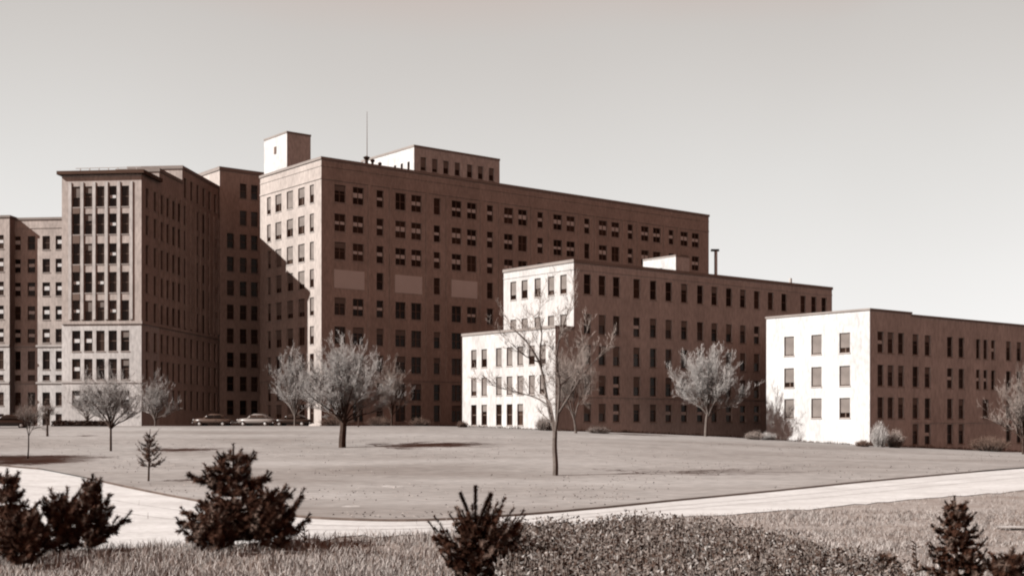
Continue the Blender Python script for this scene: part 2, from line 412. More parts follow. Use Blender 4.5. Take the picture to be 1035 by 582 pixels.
# penthouse near the sunlit corner
x0 = 0.7; 
def solve_px(px, f, lo, hi):
    u = (px - CX) / F
    g = lambda s_: (lambda p: p.x - u * p.y)(f(s_))
    a, b = g(lo), g(hi)
    for _ in range(60):
        mid = (lo + hi) / 2; c = g(mid)
        if (c > 0) == (a > 0): lo, a = mid, c
        else: hi = mid
    return (lo + hi) / 2
y0 = solve_px(290, lambda s_: b2.M @ Vector((x0, s_, 0)), 0, 12)
yl = solve_px(267, lambda s_: b2.M @ Vector((x0, s_, 0)), 0, 20)
xr = solve_px(314, lambda s_: b2.M @ Vector((s_, y0, 0)), 0, 20)
dep = (b2.M @ Vector((x0, y0, 0))).y
zt = EYE + (HY - 133) / F * dep
b2.block(x0, xr, y0, yl, H2 - 0.4, zt, coping='coping', over=0.06, name='penthouse', ch=0.2)
yv = (y0 + yl) / 2; m_ = MB(); m_.box(x0 - 0.08, x0 + 0.02, yv - 0.3, yv + 0.3, zt - 2.6, zt - 1.6); m_.build('vent', 'frame', b2.root, b2.M)
# penthouse with a row of windows further along the roof
y0 = 2.6; x0 = solve_px(418.5, lambda s_: b2.M @ Vector((s_, y0, 0)), 0, 40); xr = solve_px(505, lambda s_: b2.M @ Vector((s_, y0, 0)), 0, 70)
dep = (b2.M @ Vector((x0, y0, 0))).y; zt = EYE + (HY - 146.8) / F * dep
yl = W2 - 0.5
fr = [(solve_px(p, lambda s_: b2.M @ Vector((s_, y0, 0)), 0, 70), zt - 2.5, 1.0, 1.9, rnd.choice(['', 'b2', 'b1']), 1) for p in (428, 439.6, 450.9, 462.4, 474.8, 485.8, 496.8)]
sd = [(y0 + 1.4 + 1.75 * i, zt - 3.0, 0.6, 1.7, '', 1) for i in range(4)]
b2.block(x0, xr, y0, yl, H2 - 0.4, zt, fr, sd, coping='coping', over=0.06, name='penthouse', ch=0.25)
b2.finish()

# flues and aerial on the roof of building two
def on_roof2(px, y): return solve_px(px, lambda s_: b2.M @ Vector((s_, y, 0)), -5, 60)
xa = on_roof2(371, 4.0); p = b2.M @ Vector((xa, 4.0, H2 - 0.3))
t = thing('radio_mast', p, 0, 'thin radio mast standing on the long hospital roof', 'mast')
m_ = MB(); m_.limb(p, p + Vector((0, 0, 8.6)), 0.07, 0.03, 6); m_.build('pole', 'frame', t)
m_ = MB(); m_.box(p.x - 0.25, p.x + 0.25, p.y - 0.25, p.y + 0.25, p.z, p.z + 0.35); m_.build('base', 'dark_metal', t)
for i, (px, hh, rr, lab) in enumerate(((370.5, 1.9, 0.42, 'widest dark roof ventilator at the foot of the mast'), (376.5, 1.7, 0.3, 'middle dark roof ventilator right of the mast'), (384, 1.5, 0.26, 'smallest dark roof ventilator farthest from the mast'))):
    x = on_roof2(px, 2.2 + 0.3 * i); p = b2.M @ Vector((x, 2.2 + 0.3 * i, H2 - 0.3))
    t = thing('roof_ventilator', p, 0, lab, 'ventilator', 'ventilators beside the roof mast')
    m_ = MB(); m_.limb(p, p + Vector((0, 0, hh - 0.5)), rr * 0.55, rr * 0.55, 10); m_.build('pipe', 'dark_metal', t)
    m_ = MB(); m_.limb(p + Vector((0, 0, hh - 0.5)), p + Vector((0, 0, hh - 0.2)), rr * 0.7, rr * 1.2, 10); m_.limb(p + Vector((0, 0, hh - 0.2)), p + Vector((0, 0, hh)), rr * 1.2, rr * 0.2, 10); m_.build('cowl', 'dark_metal', t)
# pale flue pipe beyond the far end
pf = at_depth(723.5, 224); ztop = EYE + (HY - 254) / F * 224
t = thing('chimney_flue', pf, 0, 'pale flue with dark cap beyond the far end of the long block', 'chimney')
m_ = MB(); m_.limb(pf, Vector((pf.x, pf.y, ztop)), 0.32, 0.28, 12); m_.build('pipe', 'panel', t)
m_ = MB(); m_.box(pf.x - 0.85, pf.x + 0.55, pf.y - 0.3, pf.y + 0.3, ztop, ztop + 0.35); m_.build('cap', 'dark_metal', t)

# ---- building three
b3 = Building('hospital_wing', (7.1, 148.0), RA, 2.9, 'five storey brick hospital wing with lower sunlit end annex behind the tall bare tree', 'building', 'brick_three')
L3 = b3.px_front(841); W3 = b3.px_side(509.1); H3 = 19.07 + EYE
rows3 = [16.4, 11.8, 8.2, 4.7, 1.5]
c3 = [593.8, 608.8, 623.2, 643.7, 660.4, 676, 691.7, 707.8, 722.2, 736.9, 751, 765, 779, 792.6, 811.9, 822.7, 833]
front = []
for px in c3:
    x = b3.px_front(px)
    for k, z in enumerate(rows3):
        front.append((x, z + EYE, 1.14, 2.3 if k != 4 else 2.1, rnd.choice(['', 'b0', 'b0', 'b1', 's0'] if k else ['', 'b0', '']), 1 if px < 780 or k == 0 else 0.2))
side = [(b3.px_side(px), z + EYE, 1.15, 2.2, rnd.choice(['b1', 'b2', 'b3', 'b2']), 1) for px in (518.8, 530.2, 543.4, 557, 569.5) for z in rows3[:2]]
b3.block(0, L3, 0, W3, 1.0, H3, front, side, ch=0.3, over=0.1)
b3.band(0, L3, 0, W3, 17.95 + EYE, 0.15, 0.06, 'brick_three')
# lower annex: runs forward of the sunlit end
XW = b3.px_front(561.3); YW0 = 0.0
YW = b3.px_side(467.4, XW); HW = 11.35 + EYE
side = []
for px in (478.9, 489.4, 504.2, 515, 525.8, 537.5, 548.5):
    y = b3.px_side(px, XW)
    for k, z in enumerate((8.2, 4.75, 1.3)):
        if px > 530 and k == 2: continue
        side.append((y, z + EYE, 1.1, 2.2 if k < 2 else 2.5, rnd.choice(['b2', 'b3', 'b1']) if k < 2 else rnd.choice(['', 'b0']), 1))
b3.block(XW, -0.01, 0.02, YW, 1.0, HW, (), side, ch=0.25, over=0.1)
b3.block(0.02, 10, W3 + 0.02, YW, 1.0, HW, (), (), ch=0.25, over=0.1, name='wall')
m_ = MB(); m_.box(XW - 0.08, L3, -0.09, 0.0, 3.3 + EYE, 3.55 + EYE); m_.build('belt_course', 'brick_three', b3.root, b3.M)
# stair head on the roof
y0 = 3.0; xs_ = solve_px(683, lambda s_: b3.M @ Vector((s_, y0, 0)), 0, 48)
y1 = solve_px(650, lambda s_: b3.M @ Vector((xs_, s_, 0)), 0, 14)
dep = (b3.M @ Vector((xs_, y0, 0))).y
ztp = EYE + (HY - 258) / F * dep
b3.block(xs_, xs_ + 2.5, y0, y1, H3 - 0.4, ztp, (), [((y0 + y1) / 2 - 0.1, H3 + 0.75, 0.8, 0.7, '', 1)], coping='coping', over=0.04, name='penthouse', ch=0.15)
# thin pipe at the coping where the roof joint shows
b3.finish()
px_ = b3.px_front(802.5); p = b3.M @ Vector((px_, 0.6, H3))
t = thing('vent_pipe', p - Vector((0, 0, 0.3)), 0, 'short pale vent pipe near the far end of the five storey roof', 'pipe')
m_ = MB(); m_.limb(p - Vector((0, 0, 0.3)), p + Vector((0, 0, 0.75)), 0.22, 0.2, 8); m_.build('pipe', 'stone', t)

# ---- building four
b4 = Building('hospital_pavilion', (39.5, 142.0), RA, 1.4, 'low flat roofed pale brick hospital pavilion with blank sunlit end at right', 'building', 'brick_four')
L4 = 66.0; W4 = b4.px_side(774.6); H4 = 12.9 + EYE
front = []
def add4(px, rows, ww, vis=1):
    for z in rows: front.append((b4.px_front(px), z + EYE, ww, 2.35, rnd.choice(['', 'b0', 'b0', 's0', '']), vis))
hi = [9.3, 5.6, 2.0]
for px in (890.1, 900.3, 910.8): add4(px, hi, 1.15)
for px in (926.9, 939.1, 961.6, 973.2): add4(px, hi + [-1.0], 1.2)
for px in (990.1, 997.6, 1005.3): add4(px, hi[:2], 0.92)
add4(997.6, [2.0], 1.3)
for px in (1020.8, 1031.5): add4(px, hi + [-1.0], 1.15)
for i in range(9): add4(1045 + i * 11.5, hi, 0.9, 0.1)
side = [(b4.px_side(px), z + EYE, 1.45, 2.25, rnd.choice(['b3', 'b2', 'b3', 'b2']), 1) for px in (797.6, 825.2, 853.8) for z in hi]
XB = b4.px_front(921)
b4.block(0, XB, 0, W4, -1.5, H4, [f for f in front if f[0] < XB], side, ch=0.16, over=0.1)
b4.block(XB + 0.01, L4, 0.18, W4, -1.5, H4 - 0.22, [f for f in front if f[0] > XB], (), ch=0.16, over=0.1)
m_ = MB(); m_.box(XB, L4, 0.10, 0.19, 0.35 + EYE, 0.55 + EYE); m_.build('belt_course', 'brick_four', b4.root, b4.M)
m_ = MB()
for px in (790, 812, 839, 866):
    y = b4.px_side(px); m_.limb((-0.08, y, 2), (-0.08, y, H4 - 0.5), 0.05, 0.05, 6)
m_.build('downpipe', 'sill', b4.root, b4.M) if False else None
b4.finish()

# ---- building one: stepped towers at left, turned away from the others
R1 = R(84.0)
b1 = Building('hospital_tower_block', (-48.4, 168.0), R1, 3.8, 'tall stepped brick hospital block with narrow front tower and shaded long side at left', 'building', 'brick_one')
# the front tower and its neighbours: local x runs back along the shaded side, local y along the sunlit front
def rowz(l): return [z + EYE for z in l]
rt = rowz([30.0, 26.4, 22.5, 18.75, 15.05]); rl = rowz([11.1, 7.4, 3.6])
WT = b1.px_side(62.5)
side = []
for i, px in enumerate((126.4, 113.9, 101.5, 89.2, 77)):
    y = b1.px_side(px)
    for z in rt: side.append((y, z, 1.08, 2.7, rnd.choice(['', 's0', 'b1', 'b0', '']), 1))
    for z in rl: side.append((y, z, 1.15, 2.7 if z > rl[2] else 2.0, rnd.choice(['', 's1', 'b0']), 1))
rs = rt + rl
x1, x2, x3 = 6.15, 14.8, 30.2
def cols(a, b, n): return [a + (b - a) * (i + 0.5) / n for i in range(n)]
fr = [(x, z, 1.1, 2.6, '', 0.8) for x in cols(0.6, x1, 2) for z in rs]
b1.block(0, x1, 0, WT, 2.5, 33.0 + EYE, fr, side, coping=None, zlow=13.3 + EYE)
m_ = MB()   # projecting dark cornice
zc = 33.0 + EYE
for (a, b, c, d) in ((-0.5, x1, -0.5, 0.1), (-0.5, 0.1, 0.1, WT - 0.1), (-0.5, x1, WT - 0.1, WT + 0.5)):
    m_.box(a, b, c, d, zc - 0.1, zc + 0.35)
m_.box(0.1, x1, 0.1, WT - 0.1, zc + 0.01, zc + 0.2)
m_.build('cornice', 'dark_coping', b1.root, b1.M)
m_ = MB()
pxs = [b1.px_side(p) for p in (132.8, 120.2, 107.7, 95.3, 83.1, 71)]
for y in pxs: m_.box(-0.12, 0.02, y - 0.2, y + 0.2, 13.9 + EYE, 31.9 + EYE)
m_.build('pier', 'pier_brick', b1.root, b1.M)
y = b1.px_side(77); m_ = MB()
for za, zb in zip(rt[1:], rt): m_.box(-0.05, 0.02, y - 0.5, y + 0.5, za + 1.4, zb - 1.4)
tag(m_.build('spandrel', 'frame', b1.root, b1.M), 'dark panels between the leftmost windows of the tower front')
b1.band(0, x3, 0, WT, 13.3 + EYE, 0.35, 0.14, 'brick_one'); 
b1.band(0, 0.4, 0, WT, 5.6 + EYE, 0.25, 0.1, 'stone')
fr = [(x, z, 1.1, 2.6, '', 0.8) for x in cols(x1, x2, 4) for z in rs]
b1.block(x1 + 0.01, x2, 0, 6.0, 2.5, 34.75 + EYE, fr, (), ch=0.4)
fr = [(x, z, 1.15, 2.8, '', 0.8) for x in cols(x2, x3, 6) for z in [33.9 + EYE] + rs]
b1.block(x2 + 0.01, x3, 0.001, 8.0, 2.5, 36.85 + EYE, fr, (), ch=0.4)
b1.block(x1 + 0.01, x2, 6.01, WT, 2.5, 32.9 + EYE, (), (), ch=0.3)
b1.block(x2 + 0.01, 44, 8.01, WT, 2.5, 32.9 + EYE, (), (), ch=0.3)
m_ = MB()
n_ = 12
for i in range(n_ + 1):
    x = x1 + (x3 - x1) * i / n_
    m_.box(x - 0.2, x + 0.2, -0.16, 0.0, 13.9 + EYE, 31.9 + EYE)
m_.build('pier', 'brick_one', b1.root, b1.M)
# low railing pieces along the tower roof
m_ = MB()
for yy in cols(0.8, WT - 1, 7): m_.box(1.9, 2.0, yy - 0.05, yy + 0.05, zc, zc + 1.1)
m_.box(1.9, 2.0, 0.8, WT - 1, zc + 1.1, zc + 1.18); m_.build('railing', 'stone', b1.root, b1.M)
# left wing, standing well back
XL = 32.0; YL1 = WT + 0.05; rw = rowz([28.8, 25.2, 21.5, 17.75, 14.15]); 
YB = b1.px_side(9.8, XL)
def wing(cols_, xl):
    out = []
    for px in cols_:
        y = b1.px_side(px, xl)
        for z in rw: out.append((y, z, 1.25, 2.15, rnd.choice(['s1', 's2', 's2', 's1', '']), 1))
        out.append((y, 10.3 + EYE, 1.2, 2.9, rnd.choice(['', 's1']), 1)); out.append((y, 7.55 + EYE, 1.2, 0.9, '', 1))
        out.append((y, 4.2 + EYE, 1.25, 2.1, '', 1)); out.append((y, 0.95 + EYE, 1.25, 1.8, '', 1))
    return out
yE = b1.px_side(75, XL)
b1.block(XL, 44.5, yE - 4, YB, 2.5, 32.75 + EYE, (), wing((17.2, 31.8, 46.7, 60), XL), ch=0.3, coping='coping', zlow=12.4 + EYE)
XL2 = 30.3
YB2 = b1.px_side(9.6, XL2)
b1.block(XL2, 44.6, YB2, YB2 + 40, 2.5, 32.9 + EYE, (), wing((0, -14, -29), XL2), ch=0.3, zlow=12.4 + EYE)
for z in (12.4, 6.6):
    m_ = MB(); m_.box(XL - 0.12, XL, yE - 4, YB, z + EYE, z + 0.3 + EYE); m_.box(XL2 - 0.12, XL2, YB2, YB2 + 40, z + EYE, z + 0.3 + EYE); m_.build('belt_course', 'stone', b1.root, b1.M)
m_ = MB(); m_.box(XL - 0.07, XL, yE - 4, YB, 31.1 + EYE, 31.3 + EYE); m_.build('belt_course', 'brick_one', b1.root, b1.M)
# crossing block, turned in line with building two
M4 = Matrix.Translation((-45.0, 198.0, 0)) @ Matrix.Rotation(RA, 4, 'Z')
fr = []
r4 = [z + EYE for z in (36.5, 32.3, 28.6, 25.0, 21.3, 17.6, 13.9, 10.2, 6.5, 2.8)]
for px in (233, 246, 257.3, 268):
    x = b1.px_front(px, 0, M4)
    for k, z in enumerate(r4):
        if px == 233 and k < 2: continue
        fr.append((x, z, 1.2, 2.3, '', 1 if px < 262 else 0.1))
b1.block(0, 16, 0, 18, 2.5, 39.8 + EYE, fr, (), M_=M4, ch=0.5)
b1.finish()

# ------------------------------------------------------------------ bare trees
def bare_tree(name, base, H, W, seed, label, cat='tree', group=None, fork=0.3, bark='bark', twig='twig', spread=0.55, levels=5, trunk_r=None, dense=1.0, lean=0.0, vase=False, splits=None, droop=0.14):
    rn = random.Random(seed); segs = []
    def grow(p, d, L, r, lv):
        n = 4 if lv < 2 else 3; st = L / n; q = p
        for i in range(n):
            d = (d + Vector((rn.gauss(0, 1), rn.gauss(0, 1), rn.gauss(0, 1) * 0.7 + (0.35 if lv > 0 else 0))) * (0.05 + 0.035 * min(lv, 4))).normalized()
            e = q + d * st; r1 = r * (1 - 0.42 * (i + 1) / n) if lv > 0 else r * (1 - 0.25 * (i + 1) / n); r0 = r * (1 - 0.42 * i / n) if lv > 0 else r * (1 - 0.25 * i / n)
            segs.append((q, e, r0, r1, lv))
            if 0 < lv < levels and (i > 0 or lv > 1):
                for _ in range(1 if rn.random() > 0.45 * dense else 2): kid(e, d, L * (rn.uniform(0.45, 0.68) if lv < 3 else rn.uniform(.6, 1.0)), r1 * 0.55, lv + 1, 0.65 if lv < 3 else 0.5)
            q = e
        if lv < levels:
            k = (splits or rn.choice((3, 4))) if lv == 0 else 2
            ph = rn.uniform(0, 6.28)
            for j in range(k): kid(q, d, L * (rn.uniform(0.95, 1.25) if lv == 0 else rn.uniform(0.6, 0.8) if lv < 3 else rn.uniform(.7, 1.1)), r * (0.5 if lv == 0 else 0.52), lv + 1, spread if lv == 0 else 0.45, ph + 6.283 * j / k)
    def kid(p, d, L, r, lv, ang, az=None):
        az = rn.uniform(0, 6.283) if az is None else az + rn.uniform(-.3, .3)
        u = d.orthogonal().normalized(); v = d.cross(u); a = ang * rn.uniform(0.7, 1.25)
        nd = (d * math.cos(a) + (u * math.cos(az) + v * math.sin(az)) * math.sin(a)).normalized()
        grow(p, nd, L, r, lv)
    tr = trunk_r or H * 0.016
    grow(Vector((0, 0, 0)), Vector((lean, 0, 1)).normalized(), fork * H, tr, 0)
    zs = max(e.z for _, e, *_ in segs); xs = sorted(abs(e.x) for _, e, *_ in segs); xm = xs[int(len(xs) * 0.985)]
    tz = fork * H
    sz = (H - tz) / (zs - tz); sx = W / 2 / xm
    def T(v):
        f = sm(v.z / tz) if v.z < tz else 1
        rr = min(1.3, math.hypot(v.x, v.y) / xm)
        z = v.z if v.z < tz else tz + (v.z - tz) * sz * (1.04 - droop * rr * rr)
        return Vector((v.x * (1 + (sx - 1) * f), v.y * (1 + (sx - 1) * f), max(z, 0.4 if v.z > tz * .3 else z)))
    tag_l = label
    t = thing(name, base, 0, tag_l, cat, group)
    a = MB(); b = MB()
    for p, e, r0, r1, lv in segs:
        P, Q = T(p) + base, T(e) + base
        if lv == 0 and p.z < 0.01: P = P - Vector((0, 0, 0.25)); r0 *= 1.25
        if lv <= 2: a.limb(P, Q, max(r0, 0.026), max(r1, 0.02), 7 if lv == 0 else 5)
        else: b.limb(P, Q, max(r0 * .6, 0.009), max(r1 * .6, 0.005), 3)
    a.build('trunk', bark, t); b.build('crown', twig, t)
    return t

def limbed_tree(base, py0, px0, limbs, seed, label, group, bark, twig, reach=1.0, busy=(1, 1, 2, 0, 1)):
    """a bare tree whose main limbs are laid out one by one: (points (px, py, depth offset), r0, r1, shoots)"""
    rn = random.Random(seed); t = thing('bare_tree', base, 0, label, 'tree', group); a = MB(); b = MB(); k = base.y / F
    def shoot(p, d, L, r, lv):
        q = p
        for i in range(4):
            d = (d + Vector((rn.gauss(0, .13), rn.gauss(0, .13), rn.gauss(.07, .1)))).normalized(); e = q + d * L / 4
            b.limb(q, e, max(r * (1 - .2 * i), .009), max(r * (.8 - .2 * i), .007), 4 if lv == 0 else 3)
            if lv < 3:
                for _ in range(rn.choice(busy)):
                    nd = (d + Vector((rn.gauss(0, .55), rn.gauss(0, .55), rn.gauss(.12, .35)))).normalized(); shoot(e, nd, L * rn.uniform(.4, .62), r * .5, lv + 1)
            q = e
    for pts, r0, r1, n in limbs:
        P = [base + Vector(((x - px0) * k, dy, (py0 - y) * k)) for x, y, dy in pts]
        Q = spline(P, 4); m = len(Q) - 1
        for i in range(m):
            a.limb(Q[i], Q[i + 1], r0 + (r1 - r0) * i / m, r0 + (r1 - r0) * (i + 1) / m, 8)
        n = int(n * .85)
        for j in range(n):
            f_ = 0.3 + 0.7 * (j + rn.random()) / n; i = min(m - 1, int(f_ * m)); d = (Q[i + 1] - Q[i]).normalized()
            nd = (d + Vector((rn.gauss(0, .5), rn.gauss(0, .5), rn.gauss(.15, .25)))).normalized(); shoot(Q[i], nd, rn.uniform(0.8, 1.9) * (1.15 - .4 * f_) * reach, .024, 0)
        shoot(Q[-1], (Q[-1] - Q[-2]).normalized(), 1.9, r1, 0)
    a.build('trunk', bark, t); b.build('crown', twig, t)
p = at(561, 482)
limbed_tree(p, 482, 561, [
    ([(561, 486, 0), (561.5, 470, 0), (560.5, 452, 0), (561, 436, 0)], .20, .155, 0),
    ([(561, 438, 0), (556, 418, .2), (551, 392, .5), (546, 368, .6), (534, 347, .4), (522, 335, .2)], .125, .045, 12),
    ([(548, 376, .55), (546, 356, .9), (548, 336, 1.2), (545, 318, 1.3)], .07, .03, 8),
    ([(561, 438, 0), (564, 414, -.4), (565, 388, -.6), (562, 362, -.6), (567, 336, -.8), (573, 318, -.8)], .11, .035, 13),
    ([(555, 410, .3), (543, 402, 1.0), (528, 397, 1.4), (512, 393, 1.6)], .06, .025, 9),
    ([(564, 418, -.3), (575, 400, -1.2), (588, 380, -1.6), (603, 362, -1.8)], .08, .03, 12),
    ([(546, 366, .6), (531, 360, -.4), (519, 350, -.9)], .05, .025, 6),
    ([(565, 390, -.6), (580, 376, .8), (588, 352, 1.4)], .06, .025, 8),
    ], 5, 'tallest bare tree, forked trunk in front of the sunlit annex', 'bare trees on the lawn', 'bark_pale', 'twig')
def round_limbs(px, pyf, top, hw, n, seed, low=0.25):
    """main limbs fanning out from the fork at (px, pyf) to a round crown of half width hw and the given top row"""
    rn = random.Random(seed); out = []; Hh = pyf - top
    for i in range(n):
        az = 2.4 * i + rn.uniform(-.3, .3); q = (i + .5) / n; el = low + (1.5 - low) * q
        x = math.cos(az) * math.cos(el) * hw * rn.uniform(.82, 1.0); dy = math.sin(az) * math.cos(el) * hw * 0.085; z = max(.22, math.sin(el)) * Hh * rn.uniform(.8, .95)
        out.append(([(px, pyf + 1, 0), (px + x * .3, pyf - z * .38, dy * .3), (px + x * .68, pyf - z * .70, dy * .68), (px + x * .92, pyf - z * .95, dy * .92)], .085, .022, 13))
    return out
p = at(346, 453.5)
limbed_tree(p, 453.5, 346, [([(346, 458, 0), (346, 445, 0), (347, 432, 0), (347, 424, 0)], .34, .26, 0)] + round_limbs(347, 427, 364, 49, 19, 3), 9,
    'broad round bare tree with thick dark trunk before the long dark block', 'bare trees on the lawn', 'bark', 'twig_pale', reach=1.1, busy=(1, 1, 2, 1))
p = at(713, 442)
limbed_tree(p, 442, 713, [([(713, 446, 0), (713.5, 434, 0), (714, 425, 0), (715, 418, 0)], .20, .15, 0)] + round_limbs(716, 420, 362, 38, 16, 8, low=.35), 13,
    'wide pale twigged bare tree against the five storey wing, just left of the low pavilion', 'bare trees on the lawn', 'bark_pale', 'twig_pale', reach=1.15, busy=(1, 1, 2, 1))
p = at_depth(298, 158)
def crown_tree(p, px, py, fork_py, top, hw, n, seed, label, tr=.14, bark='bark_pale', twig='twig_pale', reach=1.0, busy=(1, 1, 2, 0, 1), low=.25):
    k = .085 * 1300 / 1300
    return limbed_tree(p, py, px, [([(px, py + 3, 0), (px, (py + fork_py) / 2, 0), (px, fork_py - 2, 0)], tr, tr * .75, 0)] + round_limbs(px, fork_py, top, hw, n, seed, low=low), seed, label, 'bare trees on the lawn', bark, twig, reach=reach, busy=busy)
crown_tree(p, 298, 430, 419, 362, 27, 13, 17, 'pale bare tree left of the sunlit strip at the corner of the long block', reach=1.2)
p = at_depth(396, 160)
crown_tree(p, 396, 430, 418, 376, 16, 9, 19, 'dim bare tree behind the broad round one, against the dark block wall', bark='bark', twig='twig')
p = at_depth(362, 150)
bare_tree('bare_tree', p, 6.0, 3.5, 23, 'small bare tree just right of the thick dark trunk', group='bare trees on the lawn', fork=0.3, spread=0.4, levels=4, twig='twig', bark='bark')
p = at_depth(582, 141)
bare_tree('bare_tree', p, (437 - 342) / F * p.y, 54 / F * p.y, 29, 'slender pale bare tree behind the tallest one, against the shaded wing', group='bare trees on the lawn', fork=0.15, spread=0.4, levels=5, twig='twig', bark='bark_pale', dense=0.5)
p = at_depth(157, 156)
crown_tree(p, 157, 431, 424, 394, 17, 9, 31, 'low rounded bare tree at the foot of the shaded tower side')
p = at(112, 457)
crown_tree(p, 112, 457, 432, 392, 25, 12, 37, 'slim trunked bare tree on the lawn before the tower front', tr=.11, bark='bark', twig='twig_pale', reach=.9, busy=(1, 1, 0, 2))
p = at_depth(88, 158)
crown_tree(p, 88, 432, 425, 398, 17, 9, 41, 'pale bushy bare tree against the base of the tower front', tr=.1)
p = at(28, 465)
bare_tree('bare_tree', p, (465 - 398) / F * p.y, 36 / F * p.y, 43, 'young bare tree near the road, leftmost on the lawn', group='bare trees on the lawn', fork=0.36, spread=0.4, levels=4, twig='twig', bark='bark', trunk_r=0.06, dense=0.5)
p = at(48, 442)
bare_tree('bare_tree', p, (442 - 402) / F * p.y, 14 / F * p.y, 47, 'thin upright sapling before the left wing', group='bare trees on the lawn', fork=0.4, spread=0.3, levels=4, twig='twig_dark', bark='bark', trunk_r=0.12, dense=0.4)
p = at_depth(1034, 134)
crown_tree(p, 1034, 453, 436, 384, 30, 14, 53, 'dense twiggy tree cut by the right edge before the low pavilion', bark='bark', twig='twig')
# stands just left of the picture and shades the lawn
p = at(-70, 468)
bare_tree('bare_tree', p, 8.0, 8.0, 59, 'bare tree beyond the left edge of the lawn', group='bare trees on the lawn', fork=0.25, spread=0.7, levels=6, twig='twig', bark='bark')

# ------------------------------------------------------------------ shrubs against the walls
def shrub(px, depth, h, wd, seed, label, mat='twig', n=240):
    rn = random.Random(seed); p = at_depth(px, depth); t = thing('shrub', p, 0, label, 'shrub', 'bare shrubs along the building walls')
    a = MB(); b = MB()
    for i in range(n):
        az = rn.uniform(0, 6.283); q = Vector((math.cos(az), math.sin(az), 0)) * wd / 2 * math.sqrt(rn.random())
        s0 = p + q * 0.35 - Vector((0, 0, 0.05)); hh = h * (1 - 0.5 * (q.length / (wd / 2)) ** 2) * rn.uniform(0.6, 1)
        e0 = p + q + Vector((rn.gauss(0, .1), rn.gauss(0, .1), hh)); mid = s0.lerp(e0, 0.5) + Vector((rn.gauss(0, .08), rn.gauss(0, .08), 0))
        (a if i < n / 3 else b).limb(s0, mid, 0.02, 0.016, 3); b.limb(mid, e0, 0.018, 0.010, 3)
        for _ in range(2):
            c = mid.lerp(e0, rn.random()); b.limb(c, c + Vector((rn.gauss(0, .2), rn.gauss(0, .2), rn.uniform(.1, .35))), 0.012, 0.008, 3)
    a.build('stem', 'bark_pale', t); b.build('twigs', mat, t)
shrub(762, 146, 1.1, 2.2, 1, 'low shrub at the left foot of the pavilion, before the shaded wing', 'twig')
shrub(776, 148, 1.0, 2.0, 2, 'low shrub touching the left edge of the pavilion wall', 'twig_pale')
shrub(549, 146.5, 1.9, 1.9, 3, 'round grey shrub against the annex wall beside the tall trunk', 'twig')
shrub(467, 152, 0.8, 1.2, 4, 'small shrub at the left corner of the sunlit annex', 'twig_dark')
shrub(889, 138.5, 3.2, 2.2, 5, 'tall pale shrub at the pavilion corner, first on its shaded side', 'twig_pale')
shrub(904, 139.5, 2.3, 2.4, 6, 'spreading shrub second from the pavilion corner', 'twig')
shrub(872, 137, 0.8, 1.6, 7, 'tiny shrub on the sunlit side of the pavilion corner', 'twig_dark')
shrub(1000, 145, 2.0, 5.0, 8, 'wide dark shrub under the paired windows near the right edge', 'twig_dark', 420)
shrub(424, 166, 1.3, 3.0, 9, 'low dark shrub at the base of the long block', 'twig_dark')
shrub(340, 166, 1.6, 5.0, 10, 'wide dark shrub behind the thick dark trunk', 'twig_dark')
shrub(383, 168, 1.5, 4.0, 12, 'dark shrub at the base of the long block behind the dim bare tree', 'twig_dark')
shrub(606, 143.5, 0.9, 3.0, 14, 'low shrub at the foot of the shaded wing by the slender tree', 'twig')
# clipped hedge under the tower
p0, p1 = at_depth(54, 154), at_depth(112, 154); mb = MB(); rn = random.Random(3)
for i in range(2600):
    c = p0.lerp(p1, rn.random()) + Vector((0, rn.uniform(-.6, .6), rn.uniform(0, 0.75)))
    d = Vector((rn.gauss(0, 1), rn.gauss(0, 1), rn.gauss(0, 1))).normalized(); e = d.orthogonal().normalized() * 0.09
    mb.tri(c - e, c + e, c + d * 0.2)
tag(mb.build('hedge', 'leaf_dark'), 'low dark clipped hedge along the foot of the tower front', 'hedge')

